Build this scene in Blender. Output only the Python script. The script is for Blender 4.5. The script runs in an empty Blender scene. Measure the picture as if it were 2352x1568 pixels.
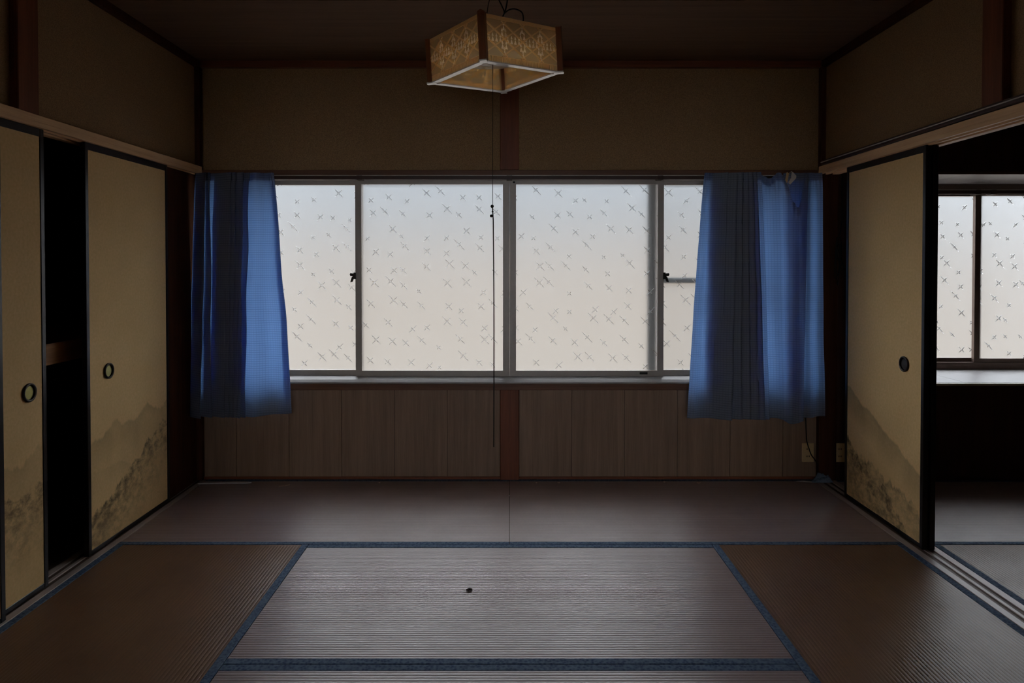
import bpy, bmesh, math, random
from mathutils import Matrix, Vector, Euler, noise as mnoise
random.seed(7)
sc = bpy.context.scene
C = sc.collection

# ------------------------------------------------------------------ camera, sky, sun, exposure
F, CX, PY = 1546.0, 1172.0, 632.0          # focal length and principal point in 2352 x 1568 pixels
PITCH = math.radians(0.93)
H = 1.224                                  # eye height above the mats
cam = bpy.data.cameras.new('camera')
cam.sensor_width = 36.0
cam.lens = F / 2352 * 36.0
cam.shift_x = (2352 / 2 - CX) / 2352
cam.shift_y = -(1568 / 2 - PY) / 2352
cam.clip_start = 0.02
cam_o = bpy.data.objects.new('camera', cam)
C.objects.link(cam_o)
cam_o.location = (0, 0, H)
cam_o.rotation_euler = (math.pi / 2 - PITCH, 0, 0)
sc.camera = cam_o

world = bpy.data.worlds.new('overcast_sky')
sc.world = world
world.use_nodes = True
bg = world.node_tree.nodes['Background']
bg.inputs[0].default_value = (0.86, 0.92, 1.0, 1)
bg.inputs[1].default_value = 7.0

sc.view_settings.view_transform = 'Standard'
sc.view_settings.look = 'None'
sc.view_settings.gamma = 1.0
sc.view_settings.use_curve_mapping = False
sc.view_settings.exposure = 0.0
try:
    sc.cycles.use_denoising = True
    sc.cycles.max_bounces = 16
    sc.cycles.diffuse_bounces = 6
    sc.cycles.glossy_bounces = 5
    sc.cycles.transmission_bounces = 14
    sc.cycles.transparent_max_bounces = 12
    sc.cycles.sample_clamp_indirect = 6.0
    sc.cycles.caustics_reflective = True
    sc.cycles.caustics_refractive = True
    sc.cycles.blur_glossy = 0.3
except Exception:
    pass


# ------------------------------------------------------------------ pixel helpers (2352 x 1568)
def px(x, Y):
    return (x - CX) * Y / F


def pz(y, Y):
    return H + (607.0 - y) * Y / F


# ------------------------------------------------------------------ mesh helpers
class MB:
    def __init__(self):
        self.v = []
        self.f = []

    def box(self, x0, x1, y0, y1, z0, z1):
        n = len(self.v)
        self.v += [(x0, y0, z0), (x1, y0, z0), (x1, y1, z0), (x0, y1, z0),
                   (x0, y0, z1), (x1, y0, z1), (x1, y1, z1), (x0, y1, z1)]
        self.f += [tuple(n + i for i in q) for q in
                   ((3, 2, 1, 0), (4, 5, 6, 7), (0, 1, 5, 4), (1, 2, 6, 5), (2, 3, 7, 6), (3, 0, 4, 7))]
        return self

    def prism(self, poly, axis, a0, a1):
        """extrude a 2-D polygon along an axis; poly in the remaining two axes in order"""
        n = len(self.v)
        k = len(poly)
        for a in (a0, a1):
            for p, q in poly:
                self.v.append({'x': (a, p, q), 'y': (p, a, q), 'z': (p, q, a)}[axis])
        self.f.append(tuple(n + i for i in range(k))[::-1])
        self.f.append(tuple(n + k + i for i in range(k)))
        for i in range(k):
            j = (i + 1) % k
            self.f.append((n + i, n + j, n + k + j, n + k + i))
        return self

    def tube(self, pts, r, seg=8, caps=True):
        pts = [Vector(p) for p in pts]
        rs = r if isinstance(r, (list, tuple)) else [r] * len(pts)
        n = len(self.v)
        up = None
        for i, p in enumerate(pts):
            d = (pts[min(i + 1, len(pts) - 1)] - pts[max(i - 1, 0)]).normalized()
            if up is None:
                up = Vector((0, 0, 1)) if abs(d.z) < .9 else Vector((1, 0, 0))
            a = d.cross(up)
            if a.length < 1e-4:
                a = d.orthogonal()
            a.normalize()
            b = a.cross(d).normalized()
            up = b
            for k in range(seg):
                t = 2 * math.pi * k / seg
                self.v.append(tuple(p + (a * math.cos(t) + b * math.sin(t)) * rs[i]))
        for i in range(len(pts) - 1):
            for k in range(seg):
                k2 = (k + 1) % seg
                self.f.append((n + i * seg + k, n + i * seg + k2, n + (i + 1) * seg + k2, n + (i + 1) * seg + k))
        if caps:
            self.f.append(tuple(n + k for k in range(seg))[::-1])
            m = n + (len(pts) - 1) * seg
            self.f.append(tuple(m + k for k in range(seg)))
        return self

    def lathe(self, prof, center=(0, 0, 0), axis='z', seg=24):
        """prof: list of (radius, height); closed at the ends where radius is 0"""
        n = len(self.v)
        cx, cy, cz = center
        for r, h in prof:
            for k in range(seg):
                t = 2 * math.pi * k / seg
                c, s = r * math.cos(t), r * math.sin(t)
                self.v.append({'z': (cx + c, cy + s, cz + h), 'x': (cx + h, cy + c, cz + s),
                               'y': (cx + s, cy + h, cz + c)}[axis])
        for i in range(len(prof) - 1):
            for k in range(seg):
                k2 = (k + 1) % seg
                self.f.append((n + i * seg + k, n + i * seg + k2, n + (i + 1) * seg + k2, n + (i + 1) * seg + k))
        return self

    def build(self, name, mat, parent=None, smooth=False, bevel=0, uv=None):
        me = bpy.data.meshes.new(name)
        me.from_pydata(self.v, [], self.f)
        bm = bmesh.new()
        bm.from_mesh(me)
        bmesh.ops.recalc_face_normals(bm, faces=bm.faces)
        if bevel:
            bmesh.ops.bevel(bm, geom=list(bm.edges), offset=bevel, segments=1, affect='EDGES', clamp_overlap=True)
        bm.to_mesh(me)
        bm.free()
        if smooth:
            me.polygons.foreach_set('use_smooth', [True] * len(me.polygons))
        me.materials.append(mat)
        o = bpy.data.objects.new(name, me)
        C.objects.link(o)
        if parent is not None:
            o.parent = parent
        return o


def bx(x0, x1, y0, y1, z0, z1):
    return MB().box(min(x0, x1), max(x0, x1), min(y0, y1), max(y0, y1), min(z0, z1), max(z0, z1))


def tag(o, label, cat, kind=None, group=None):
    o['label'] = label
    o['category'] = cat
    if kind:
        o['kind'] = kind
    if group:
        o['group'] = group
    return o


def empty(name, loc=(0, 0, 0), rot=(0, 0, 0)):
    o = bpy.data.objects.new(name, None)
    o.empty_display_size = .05
    C.objects.link(o)
    o.location = loc
    o.rotation_euler = rot
    return o


# ------------------------------------------------------------------ material helpers
class NT:
    def __init__(self, name):
        self.m = bpy.data.materials.new(name)
        self.m.use_nodes = True
        self.t = self.m.node_tree
        self.p = self.t.nodes['Principled BSDF']
        self.out = self.t.nodes['Material Output']

    def n(self, kind, **kw):
        nd = self.t.nodes.new('ShaderNode' + kind)
        for k, v in kw.items():
            setattr(nd, k, v)
        return nd

    def put(self, sock, v):
        if v is None:
            return
        if hasattr(v, 'is_linked') or hasattr(v, 'links'):
            self.t.links.new(v, sock)
        else:
            sock.default_value = v

    def math(self, op, a, b=None, c=None, clamp=False):
        nd = self.n('Math', operation=op, use_clamp=clamp)
        for i, v in enumerate((a, b, c)):
            self.put(nd.inputs[i], v)
        return nd.outputs[0]

    def vmath(self, op, a, b=None, scale=None):
        nd = self.n('VectorMath', operation=op)
        self.put(nd.inputs[0], a)
        if b is not None:
            self.put(nd.inputs[1], b)
        if scale is not None:
            self.put(nd.inputs['Scale'], scale)
        return nd.outputs['Value'] if op in ('DOT_PRODUCT', 'LENGTH', 'DISTANCE') else nd.outputs[0]

    def coord(self, which='Object'):
        return self.n('TexCoord').outputs[which]

    def sep(self, v):
        nd = self.n('SeparateXYZ')
        self.put(nd.inputs[0], v)
        return nd.outputs

    def comb(self, x, y, z):
        nd = self.n('CombineXYZ')
        for i, v in enumerate((x, y, z)):
            self.put(nd.inputs[i], v)
        return nd.outputs[0]

    def noise(self, vec, scale, detail=3.0, rough=.55, dim='3D', w=None):
        nd = self.n('TexNoise', noise_dimensions=dim)
        if vec is not None and dim != '1D':
            self.put(nd.inputs['Vector'], vec)
        if w is not None:
            self.put(nd.inputs['W'], w)
        nd.inputs['Scale'].default_value = scale
        nd.inputs['Detail'].default_value = detail
        nd.inputs['Roughness'].default_value = rough
        return nd.outputs['Fac']

    def mapr(self, v, a, b, c=0.0, d=1.0, smooth=False):
        nd = self.n('MapRange', interpolation_type='SMOOTHSTEP' if smooth else 'LINEAR')
        self.put(nd.inputs[0], v)
        for i, q in enumerate((a, b, c, d)):
            self.put(nd.inputs[i + 1], q)
        return nd.outputs[0]

    def mix(self, fac, a, b):
        nd = self.n('Mix', data_type='RGBA')
        self.put(nd.inputs[0], fac)
        self.put(nd.inputs[6], a if hasattr(a, 'links') else (*a, 1))
        self.put(nd.inputs[7], b if hasattr(b, 'links') else (*b, 1))
        return nd.outputs[2]

    def bump(self, h, strength=.3, dist=.002):
        nd = self.n('Bump')
        nd.inputs['Strength'].default_value = strength
        nd.inputs['Distance'].default_value = dist
        self.put(nd.inputs['Height'], h)
        return nd.outputs[0]

    def base(self, col=None, rough=None, spec=None, metal=None, normal=None):
        p = self.p
        if col is not None:
            self.put(p.inputs['Base Color'], col if hasattr(col, 'links') else (*col, 1))
        if rough is not None:
            self.put(p.inputs['Roughness'], rough)
        if spec is not None:
            p.inputs['Specular IOR Level'].default_value = spec
        if metal is not None:
            p.inputs['Metallic'].default_value = metal
        if normal is not None:
            self.put(p.inputs['Normal'], normal)
        return self.m


def plain(name, col, rough=.5, spec=.5, metal=0.0, speckle=.12, scale=60):
    t = NT(name)
    f = t.noise(t.coord(), scale, 3)
    c = t.mix(f, tuple(v * (1 - speckle) for v in col), tuple(min(1, v * (1 + speckle)) for v in col))
    return t.base(c, rough, spec, metal, t.bump(f, .08, .001))


def wood(name, col, axis='z', rough=.45, spec=.4, contrast=.35, fine=1.0):
    """grain runs along axis"""
    t = NT(name)
    g = t.n('NewGeometry').outputs['Position']
    s = {'x': (.6, 16, 16), 'y': (16, .6, 16), 'z': (16, 16, .6)}[axis]
    v = t.vmath('MULTIPLY', g, s)
    f1 = t.noise(v, 2.2 * fine, 5, .6)
    f2 = t.noise(v, 11 * fine, 3, .6)
    f = t.math('ADD', t.math('MULTIPLY', f1, .65), t.math('MULTIPLY', f2, .35))
    f = t.mapr(f, .3, .7)
    c = t.mix(f, tuple(v * (1 - contrast) for v in col), tuple(min(1, v * (1 + contrast)) for v in col))
    return t.base(c, rough, spec, None, t.bump(f, .12, .0006))


def plaster(name, col):
    t = NT(name)
    g = t.n('NewGeometry').outputs['Position']
    f = t.noise(g, 260, 2, .7)
    f2 = t.noise(g, 3.0, 3)
    c = t.mix(t.mapr(f, .35, .65), tuple(v * .72 for v in col), tuple(v * 1.25 for v in col))
    c = t.mix(t.math('MULTIPLY', t.mapr(f2, .4, .7), .25), c, tuple(v * .8 for v in col))
    return t.base(c, .9, .15, None, t.bump(f, .5, .0015))


M = {}
M['plaster'] = plaster('sand_plaster', (.36, .225, .115))
M['post'] = wood('stained_post_wood', (.21, .062, .025), 'z', .5, .35)
M['post_x'] = wood('stained_beam_wood', (.22, .07, .03), 'x', .5, .35)
M['lintel_y'] = wood('bare_lintel_wood', (.95, .54, .28), 'y', .5, .4, .22)
M['lintel_x'] = wood('dark_lintel_wood', (.17, .075, .04), 'x', .5, .35)
M['board'] = wood('plywood_wainscot', (.30, .19, .125), 'z', .5, .35, .3)
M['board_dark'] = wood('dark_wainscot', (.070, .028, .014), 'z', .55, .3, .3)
M['ceiling'] = wood('ceiling_board_wood', (.165, .095, .056), 'x', .7, .2, .22)
M['sill_y'] = wood('sill_track_wood', (.46, .37, .31), 'y', .4, .45, .25)
M['corner'] = wood('dark_corner_wood', (.075, .027, .012), 'z', .85, .05)  # post wood darkened, corner shade put into its colour
M['groove'] = wood('groove_wood', (.13, .08, .055), 'y', .6, .3, .25)
M['lacquer'] = plain('black_lacquer', (.012, .010, .011), .32, .5)
M['paper_back'] = plain('door_back_paper', (.30, .24, .16), .9, .1)
M['bronze'] = plain('dark_bronze', (.045, .036, .028), .42, .5, .6)
M['brass'] = plain('worn_brass', (.50, .44, .15), .5, .5, .5)
M['alu'] = plain('silver_aluminium', (.42, .37, .33), .45, .5, .25, .06)
M['alu_sill'] = plain('aluminium_sill', (.36, .345, .33), .45, .5, .2, .08)
M['alu_brown'] = plain('bronze_aluminium', (.20, .14, .11), .42, .5, .4, .08)
M['rubber'] = plain('black_rubber', (.012, .012, .012), .6, .3)
M['latch'] = plain('dark_latch_metal', (.030, .022, .016), .5, .5, .4)
M['rail_brown'] = plain('brown_rail', (.055, .022, .014), .45, .4)
M['rail_lip'] = plain('pale_rail_lip', (.62, .57, .50), .35, .5)  # paints the glints along the rails; also the bay sill edging
M['lamp_white'] = plain('gloss_white_enamel', (.90, .86, .80), .10, 1.0, 0, .04)
M['lamp_white'].node_tree.nodes['Principled BSDF'].inputs['IOR'].default_value = 1.8
M['white'] = plain('white_paint', (.80, .76, .70), .45, .5, 0, .05)
M['cream'] = plain('cream_plastic', (.72, .50, .25), .45, .4, 0, .06)
M['bay_board'] = plain('bay_window_laminate', (.36, .335, .33), .4, .45, 0, .06, 14)
M['cord'] = plain('black_cord', (.010, .010, .009), .6, .3)
M['string'] = plain('dark_string', (.030, .025, .018), .8, .2)
M['lamp_wood'] = wood('lamp_wood', (.23, .075, .025), 'z', .4, .4, .25)
M['screen_frame'] = plain('screen_frame_metal', (.045, .045, .045), .5, .4)
M['concrete'] = plain('garden_ground', (.112, .094, .076), .9, .1, 0, .2, 3)
M['cream_wall'] = plain('cream_garden_wall', (.188, .152, .119), .9, .1, 0, .06, .5)
M['siding'] = plain('blue_grey_siding', (.076, .089, .100), .9, .1, 0, .06, .5)
M['shell'] = plain('house_shell', (.10, .07, .05), .9, .1)
M['dark_room'] = plain('dark_passage', (.055, .040, .030), .9, .1)
M['pale'] = plain('pale_scrap', (.55, .52, .52), .7, .2)
M['scrap'] = plain('paper_scrap', (.55, .42, .34), .8, .1)
M['crumb'] = plain('dark_crumb', (.03, .022, .02), .8, .1)
M['cloth_scrap'] = plain('blue_grey_cloth', (.20, .26, .34), .9, .1, 0, .2, 40)
M['wood_shelf'] = wood('shelf_beam_wood', (.34, .16, .06), 'y', .55, .3)


def make_tatami(name, along, col):
    t = NT(name)
    g = t.n('NewGeometry').outputs['Position']
    st = (3, 300, 3) if along == 'x' else (300, 3, 3)
    st2 = (90, 420, 9) if along == 'x' else (420, 90, 9)
    f1 = t.noise(t.vmath('MULTIPLY', g, st), 1.0, 2, .6)
    f2 = t.noise(t.vmath('MULTIPLY', g, st2), 1.0, 2, .6)
    wear = t.noise(g, 3.2, 4, .6)
    f = t.math('ADD', t.math('MULTIPLY', f1, .5), t.math('MULTIPLY', f2, .5))
    c = t.mix(t.mapr(f, .3, .7), tuple(v * .78 for v in col), tuple(v * 1.22 for v in col))
    c = t.mix(t.mapr(wear, .45, .75, 0, .45), c, tuple(v * .72 for v in col))
    r = t.mapr(t.math('ADD', t.math('MULTIPLY', f2, .5), t.math('MULTIPLY', wear, .5)), .3, .7, .26, .44)
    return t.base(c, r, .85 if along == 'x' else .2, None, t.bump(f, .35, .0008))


M['tatami_x'] = make_tatami('woven_rush_across', 'x', (.35, .25, .222))  # grey-violet window sheen put into the rush colour
M['tatami_y'] = make_tatami('woven_rush_deep', 'y', (.21, .115, .062))  # same rush in a darker copy, for mats outside the window sheen


def make_heri():
    t = NT('blue_brocade_border')
    g = t.n('NewGeometry').outputs['Position']
    v = t.n('TexVoronoi')
    t.put(v.inputs['Vector'], g)
    v.inputs['Scale'].default_value = 95
    f = t.noise(g, 160, 2)
    k = t.math('ADD', t.math('MULTIPLY', v.outputs['Distance'], .7), t.math('MULTIPLY', f, .5))
    c = t.mix(t.mapr(k, .3, .75), (.030, .055, .125), (.115, .165, .235))
    return t.base(c, .8, .2, None, t.bump(f, .5, .001))


M['heri'] = make_heri()


def make_glass(seed):
    """rolled obscure glass with a scatter of pressed four-point stars"""
    t = NT('star_pressed_frosted_glass')
    g = t.n('NewGeometry').outputs['Position']
    s = t.sep(g)
    uv = t.comb(t.math('ADD', s[0], seed), s[2], 0.0)
    vo = t.n('TexVoronoi', voronoi_dimensions='2D')
    t.put(vo.inputs['Vector'], uv)
    vo.inputs['Scale'].default_value = 9.5
    vo.inputs['Randomness'].default_value = .72
    cell = vo.outputs['Position']
    rnd = t.sep(vo.outputs['Color'])
    d = t.sep(t.vmath('SUBTRACT', t.vmath('SCALE', uv, scale=1.0), cell))
    a = t.math('MULTIPLY', t.math('ADD', d[0], d[1]), .7071)
    b = t.math('MULTIPLY', t.math('SUBTRACT', d[0], d[1]), .7071)
    aa, ab = t.math('ABSOLUTE', a), t.math('ABSOLUTE', b)
    la = t.mapr(rnd[0], 0, 1, .012, .036)
    lb = t.mapr(rnd[1], 0, 1, .016, .052)

    def arm(lng, side, length, w):
        e = t.math('ADD', t.math('DIVIDE', lng, length), t.math('DIVIDE', side, w))
        return t.math('MAXIMUM', t.math('SUBTRACT', 1.0, e), 0.0)
    h1 = arm(aa, ab, la, .0055)
    h2 = arm(ab, aa, lb, .0055)
    h = t.math('MAXIMUM', h1, h2)
    fine = t.noise(g, 220, 2, .6)
    height = t.math('ADD', t.math('MULTIPLY', h, 1.0), t.math('MULTIPLY', fine, .02))
    bump = t.bump(height, 1.0, .0054)
    rough = t.math('SUBTRACT', .40, t.math('MULTIPLY', t.math('GREATER_THAN', h, .02), .14))
    t.t.nodes.remove(t.p)
    gl = t.n('BsdfGlass', distribution='MULTI_GGX')
    gl.inputs['Color'].default_value = (.985, .985, .98, 1)
    gl.inputs['IOR'].default_value = 1.45
    t.put(gl.inputs['Roughness'], rough)
    t.put(gl.inputs['Normal'], bump)
    gs = t.n('BsdfTranslucent')       # dust film on the panes
    gs.inputs['Color'].default_value = (.9, .9, .88, 1)
    mx = t.n('MixShader')
    mx.inputs[0].default_value = .025
    t.t.links.new(gl.outputs[0], mx.inputs[1])
    t.t.links.new(gs.outputs[0], mx.inputs[2])
    t.t.links.new(mx.outputs[0], t.out.inputs[0])
    return t.m


M['glass'] = make_glass(0.0)
M['glass_bay'] = make_glass(3.37)


def make_curtain_mat():
    t = NT('blue_translucent_curtain_cloth')
    t.t.nodes.remove(t.p)
    uv = t.sep(t.n('UVMap').outputs[0])
    # woven check: fine darker threads across and along
    hz = t.math('FRACT', t.math('MULTIPLY', uv[1], 1 / .0125))
    vt = t.math('FRACT', t.math('MULTIPLY', uv[0], 1 / .016))
    lh = t.math('LESS_THAN', hz, .24)
    lv = t.math('LESS_THAN', vt, .16)
    chk = t.math('MAXIMUM', lh, t.math('MULTIPLY', lv, .6))
    tr_c = t.mix(chk, (.090, .185, .385), (.048, .110, .275))
    df_c = t.mix(chk, (.20, .21, .225), (.15, .165, .185))
    tr = t.n('BsdfTranslucent')
    t.put(tr.inputs['Color'], tr_c)
    df = t.n('BsdfDiffuse')
    t.put(df.inputs['Color'], df_c)
    ad = t.n('AddShader')
    t.t.links.new(tr.outputs[0], ad.inputs[0])
    t.t.links.new(df.outputs[0], ad.inputs[1])
    t.t.links.new(ad.outputs[0], t.out.inputs[0])
    return t.m


M['curtain'] = make_curtain_mat()


def make_acrylic(rough=.04, tint=(.97, .90, .72), tl=(.72, .54, .28), fac=.22):
    t = NT('amber_moulded_acrylic')
    t.t.nodes.remove(t.p)
    gl = t.n('BsdfGlass')
    gl.inputs['Color'].default_value = (*tint, 1)
    gl.inputs['Roughness'].default_value = rough
    gl.inputs['IOR'].default_value = 1.49
    tr = t.n('BsdfTranslucent')
    tr.inputs['Color'].default_value = (*tl, 1)
    df = t.n('BsdfDiffuse')
    df.inputs['Color'].default_value = (*tl, 1)
    ad = t.n('AddShader')
    t.t.links.new(tr.outputs[0], ad.inputs[0])
    t.t.links.new(df.outputs[0], ad.inputs[1])
    mx = t.n('MixShader')
    mx.inputs[0].default_value = fac
    t.t.links.new(gl.outputs[0], mx.inputs[1])
    t.t.links.new(ad.outputs[0], mx.inputs[2])
    t.t.links.new(mx.outputs[0], t.out.inputs[0])
    return t.m


M['acrylic'] = make_acrylic(.20, (.98, .93, .80), (.95, .83, .57), .30)
M['facet'] = make_acrylic(.07, (.99, .97, .92), (1.0, .97, .88), .80)  # whiter, more translucent colour stands in for window glints
M['acrylic_band'] = make_acrylic(.25, (.96, .89, .70), (.86, .74, .50), .5)


def make_net():
    t = NT('insect_net')
    t.t.nodes.remove(t.p)
    tr = t.n('BsdfTransparent')
    df = t.n('BsdfDiffuse')
    df.inputs['Color'].default_value = (.12, .12, .12, 1)
    mx = t.n('MixShader')
    mx.inputs[0].default_value = .06
    t.t.links.new(tr.outputs[0], mx.inputs[1])
    t.t.links.new(df.outputs[0], mx.inputs[2])
    t.t.links.new(mx.outputs[0], t.out.inputs[0])
    return t.m


M['net'] = make_net()


def make_fusuma(name, layers, seed):
    """cream door paper with a printed ink landscape low down; object Y runs along the door, Z up
    layers: (z0, slope, amplitude, frequency, fade, strength, brush)"""
    t = NT(name)
    s = t.sep(t.coord('Object'))
    u, z = s[1], s[2]
    p = t.comb(seed, u, z)
    fleck = t.noise(p, 90, 3)
    stain = t.noise(p, 2.4, 3)
    base = t.mix(t.mapr(fleck, .3, .7), (.80, .535, .235), (.90, .61, .29))
    base = t.mix(t.mapr(stain, .45, .75, 0, .35), base, (.64, .42, .17))
    ink = None
    for i, (z0, slope, amp, freq, fade, strength, brush) in enumerate(layers):
        rn = t.noise(None, freq, 5, .6, '1D', t.math('ADD', u, seed * 3.1 + i * 7.3))
        ridge = t.math('ADD', t.math('MULTIPLY_ADD', u, slope, z0),
                       t.math('MULTIPLY', t.math('SUBTRACT', rn, .5), amp * 2))
        below = t.math('SUBTRACT', ridge, z)
        on = t.mapr(below, -.004, .012, 0, 1, True)
        off = t.mapr(below, 0, fade, 1, 0)
        k = t.math('MULTIPLY', on, off)
        if brush:
            br = t.noise(t.vmath('MULTIPLY', p, (1, 1.0, 1.4)), 26, 5, .68)
            br2 = t.noise(p, 9, 3)
            k = t.math('MULTIPLY', k, t.mapr(t.math('ADD', t.math('MULTIPLY', br, .7), t.math('MULTIPLY', br2, .3)), .40, .60, .12, 1))
        else:
            k = t.math('MULTIPLY', k, t.mapr(t.noise(p, 7, 4), .3, .7, .4, 1))
        k = t.math('MULTIPLY', k, strength)
        ink = k if ink is None else t.math('MAXIMUM', ink, k)
    c = t.mix(ink, base, (.030, .026, .018))
    return t.base(c, .8, .2, None, t.bump(fleck, .1, .0006))


M['fusuma_far'] = make_fusuma('ink_hills_paper', [(.47, .12, .09, 4.5, .30, .42, False), (.13, .50, .07, 9, .32, .88, True),
                                                  (.36, -.15, .06, 6, .10, .35, False)], 1.7)
M['fusuma_near'] = make_fusuma('ink_trees_paper', [(.52, .0, .10, 5, .30, .30, False), (.36, .08, .06, 10, .30, .85, True)], 4.2)
M['fusuma_side'] = make_fusuma('ink_crags_paper', [(-.02, .52, .16, 5.0, .42, .88, True), (.30, .46, .05, 4, .16, .55, False), (.16, .2, .12, 7, .2, .6, True)], 8.9)

# ------------------------------------------------------------------ house shell and setting
YB = 3.80            # face of the back posts
YP = 3.825           # plaster / wainscot face
WIN_Z0, WIN_Z1 = .553, 1.723
XC = -.004           # middle of the window and of the centre post
CEIL = 2.367

# floor slab under the mats
tag(bx(-2.75, 4.75, -2.1, 4.0, -.30, -.052).build('floor', M['dark_room']),
    'dark floor slab below the tatami mats', 'floor', 'structure')
# passage behind the camera
tag(bx(-1.72, 1.72, -2.0, 1.155, -.051, -.002).build('floor', M['dark_room']),
    'dark boards of the passage in front of the mats', 'floor', 'structure')
wf = empty('wall_front', (0, -2.0, 0))
tag(wf, 'dark wall behind the camera around the passage window', 'wall', 'structure')
RX0, RX1, RZ0, RZ1 = -.72, .72, .62, 1.72
for q in ((-2.75, RX0, -.3, 2.5), (RX1, 4.75, -.3, 2.5), (RX0, RX1, -.3, RZ0), (RX0, RX1, RZ1, 2.5)):
    o = bx(q[0], q[1], -2.15, -2.0, q[2], q[3]).build('wall_panel', M['dark_room'])
    o.parent = wf
    o.matrix_parent_inverse = Matrix.Translation((0, 2.0, 0))
# unseen front side: panels added to narrow the rear light, a lintel wall above
o = bx(-1.76, 1.76, 1.06, 1.14, 1.745, 2.42).build('wall_lintel', M['plaster'])
tag(o, 'plaster wall above the open doorway the picture is taken through', 'wall', 'structure')
for s_ in (-1, 1):
    o = bx(s_ * .94, s_ * 1.75, 1.085, 1.125, -.002, 1.745).build('wall_doorway', M['paper_back'])
    tag(o, 'closed panel at the %s side of the doorway behind the camera' % ('closet' if s_ < 0 else 'next room'), 'panel', 'structure')
w3 = empty('window_3', (0, -2.05, RZ0))  # unseen window, added to brighten the back wall
tag(w3, 'frosted two-sash window of the passage behind the camera', 'window', 'structure')
for q in ((RX0, RX1, RZ0, RZ0 + .04), (RX0, RX1, RZ1 - .04, RZ1), (RX0, RX0 + .04, RZ0 + .04, RZ1 - .04), (RX1 - .04, RX1, RZ0 + .04, RZ1 - .04), (-.03, .03, RZ0 + .04, RZ1 - .04)):
    o = bx(q[0], q[1], -2.09, -2.03, q[2], q[3]).build('frame', M['alu'])
    o.parent = w3
    o.matrix_parent_inverse = Matrix.Translation((0, 2.05, -RZ0))
for q in ((RX0 + .04, -.03), (.03, RX1 - .04)):
    o = bx(q[0], q[1], -2.064, -2.060, RZ0 + .04, RZ1 - .04).build('pane', M['glass'])
    o.parent = w3
    o.matrix_parent_inverse = Matrix.Translation((0, 2.05, -RZ0))

# ceiling with its wide boards
ceil = tag(bx(-2.75, 4.75, -2.1, 4.05, CEIL + .012, 2.50).build('ceiling', M['shell']),
           'dark brown boarded ceiling above the tatami room', 'ceiling', 'structure')
edges = [3.83, 2.935, 2.035, 1.135, .235, -.665, -2.0]
for a, b in zip(edges[:-1], edges[1:]):
    bx(-1.78, 1.78, b + .0025, a - .0025, CEIL, CEIL + .012).build('ceiling_board', M['ceiling'], ceil)
bx(1.86, 4.60, 1.1, 3.83, CEIL, CEIL + .012).build('ceiling_board', M['ceiling'], ceil)

# back wall of the tatami room: plaster above, boards below
wb = empty('wall_back', (0, YP, 0))
tag(wb, 'back wall with sandy brown plaster above the window and grooved boards below', 'wall', 'structure')


def part(mb, name, mat, parent, **kw):
    o = mb.build(name, mat, None, **kw)
    o.parent = parent
    o.matrix_parent_inverse = parent.matrix_world.inverted() if parent.type != 'EMPTY' else Matrix.Translation(-Vector(parent.location))
    return o


part(bx(-1.85, 1.84, YP, YP + .15, WIN_Z1 + .03, 2.42), 'plaster_panel', M['plaster'], wb)
part(bx(-1.85, 1.84, YP + .006, YP + .15, -.05, WIN_Z0 - .035), 'backing_panel', M['board_dark'], wb)
# wainscot boards, about 30 cm wide, either side of the centre post
pitch = .3010
for side in (-1, 1):
    x = XC + side * .054
    for k in range(6):
        x1 = x + side * pitch
        if abs(x1) > 1.75:
            x1 = side * 1.75
        part(bx(x + side * .0016, x1 - side * .0016, YP - .001, YP + .006, .012, WIN_Z0 - .035), 'board', M['board'], wb)
        x = x1
        if abs(x) >= 1.749:
            break
part(bx(-2.7, -1.74, YP, YP + .15, -.05, 2.42), 'plaster_panel', M['shell'], wb)
part(bx(1.745, 1.86, YP + .02, YP + .15, -.05, 2.42), 'plaster_panel', M['plaster'], wb)

bb = tag(bx(-1.745, 1.745, YP - .012, YP + .004, 0, .014).build('baseboard_back', M['post_x']),
         'thin dark strip where the boards meet the tatami', 'trim', 'structure')
n_trim = [0]


def trim(mb, mat, label, bevel=.002):
    n_trim[0] += 1
    return tag(mb.build('trim_%d' % n_trim[0], mat, bevel=bevel), label, 'trim', 'structure')


PW = .0535
trim(bx(XC - PW, XC + PW, YB, YP + .02, WIN_Z1 + .034, 2.330), M['post'], 'reddish wooden centre post above the window', .003)
trim(bx(XC - PW, XC + PW, YB, YP + .02, 0, WIN_Z0 - .036), M['post'], 'reddish wooden centre post below the window', .003)
trim(bx(-1.85, -1.745, YB - .01, YP + .04, 0, 2.36), M['corner'], 'dark corner post beside the closet doors', .003)
trim(bx(1.745, 1.845, YB - .01, YP + .04, 0, 2.36), M['corner'], 'dark corner post between the window and the next room', .003)
trim(bx(-1.745, 1.745, YB - .004, YP + .03, WIN_Z1, WIN_Z1 + .032), M['lintel_x'], 'dark wooden lintel over the wide window')
trim(bx(-1.745, 1.745, YB - .008, YP + .03, WIN_Z0 - .040, WIN_Z0 - .002), M['lintel_x'], 'dark wooden ledge under the wide window')
trim(bx(-1.745, 1.745, YB - .008, YP + .02, 2.330, CEIL), M['post_x'], 'reddish ceiling moulding along the window wall')
for s_, nm in ((-1, 'closet'), (1, 'next room')):
    trim(bx(s_ * 1.745, s_ * 1.80, -2.0, YB - .012, 2.330, CEIL), M['corner'],
         'dark ceiling moulding on the %s side' % nm)

trim(bx(-1.835, -1.772, 3.452, YB - .012, 0, 1.728), M['corner'], 'dark board filling between the ink hill door and the corner post')  # added board, keeps the gap as dark as the shaded closet
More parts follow.
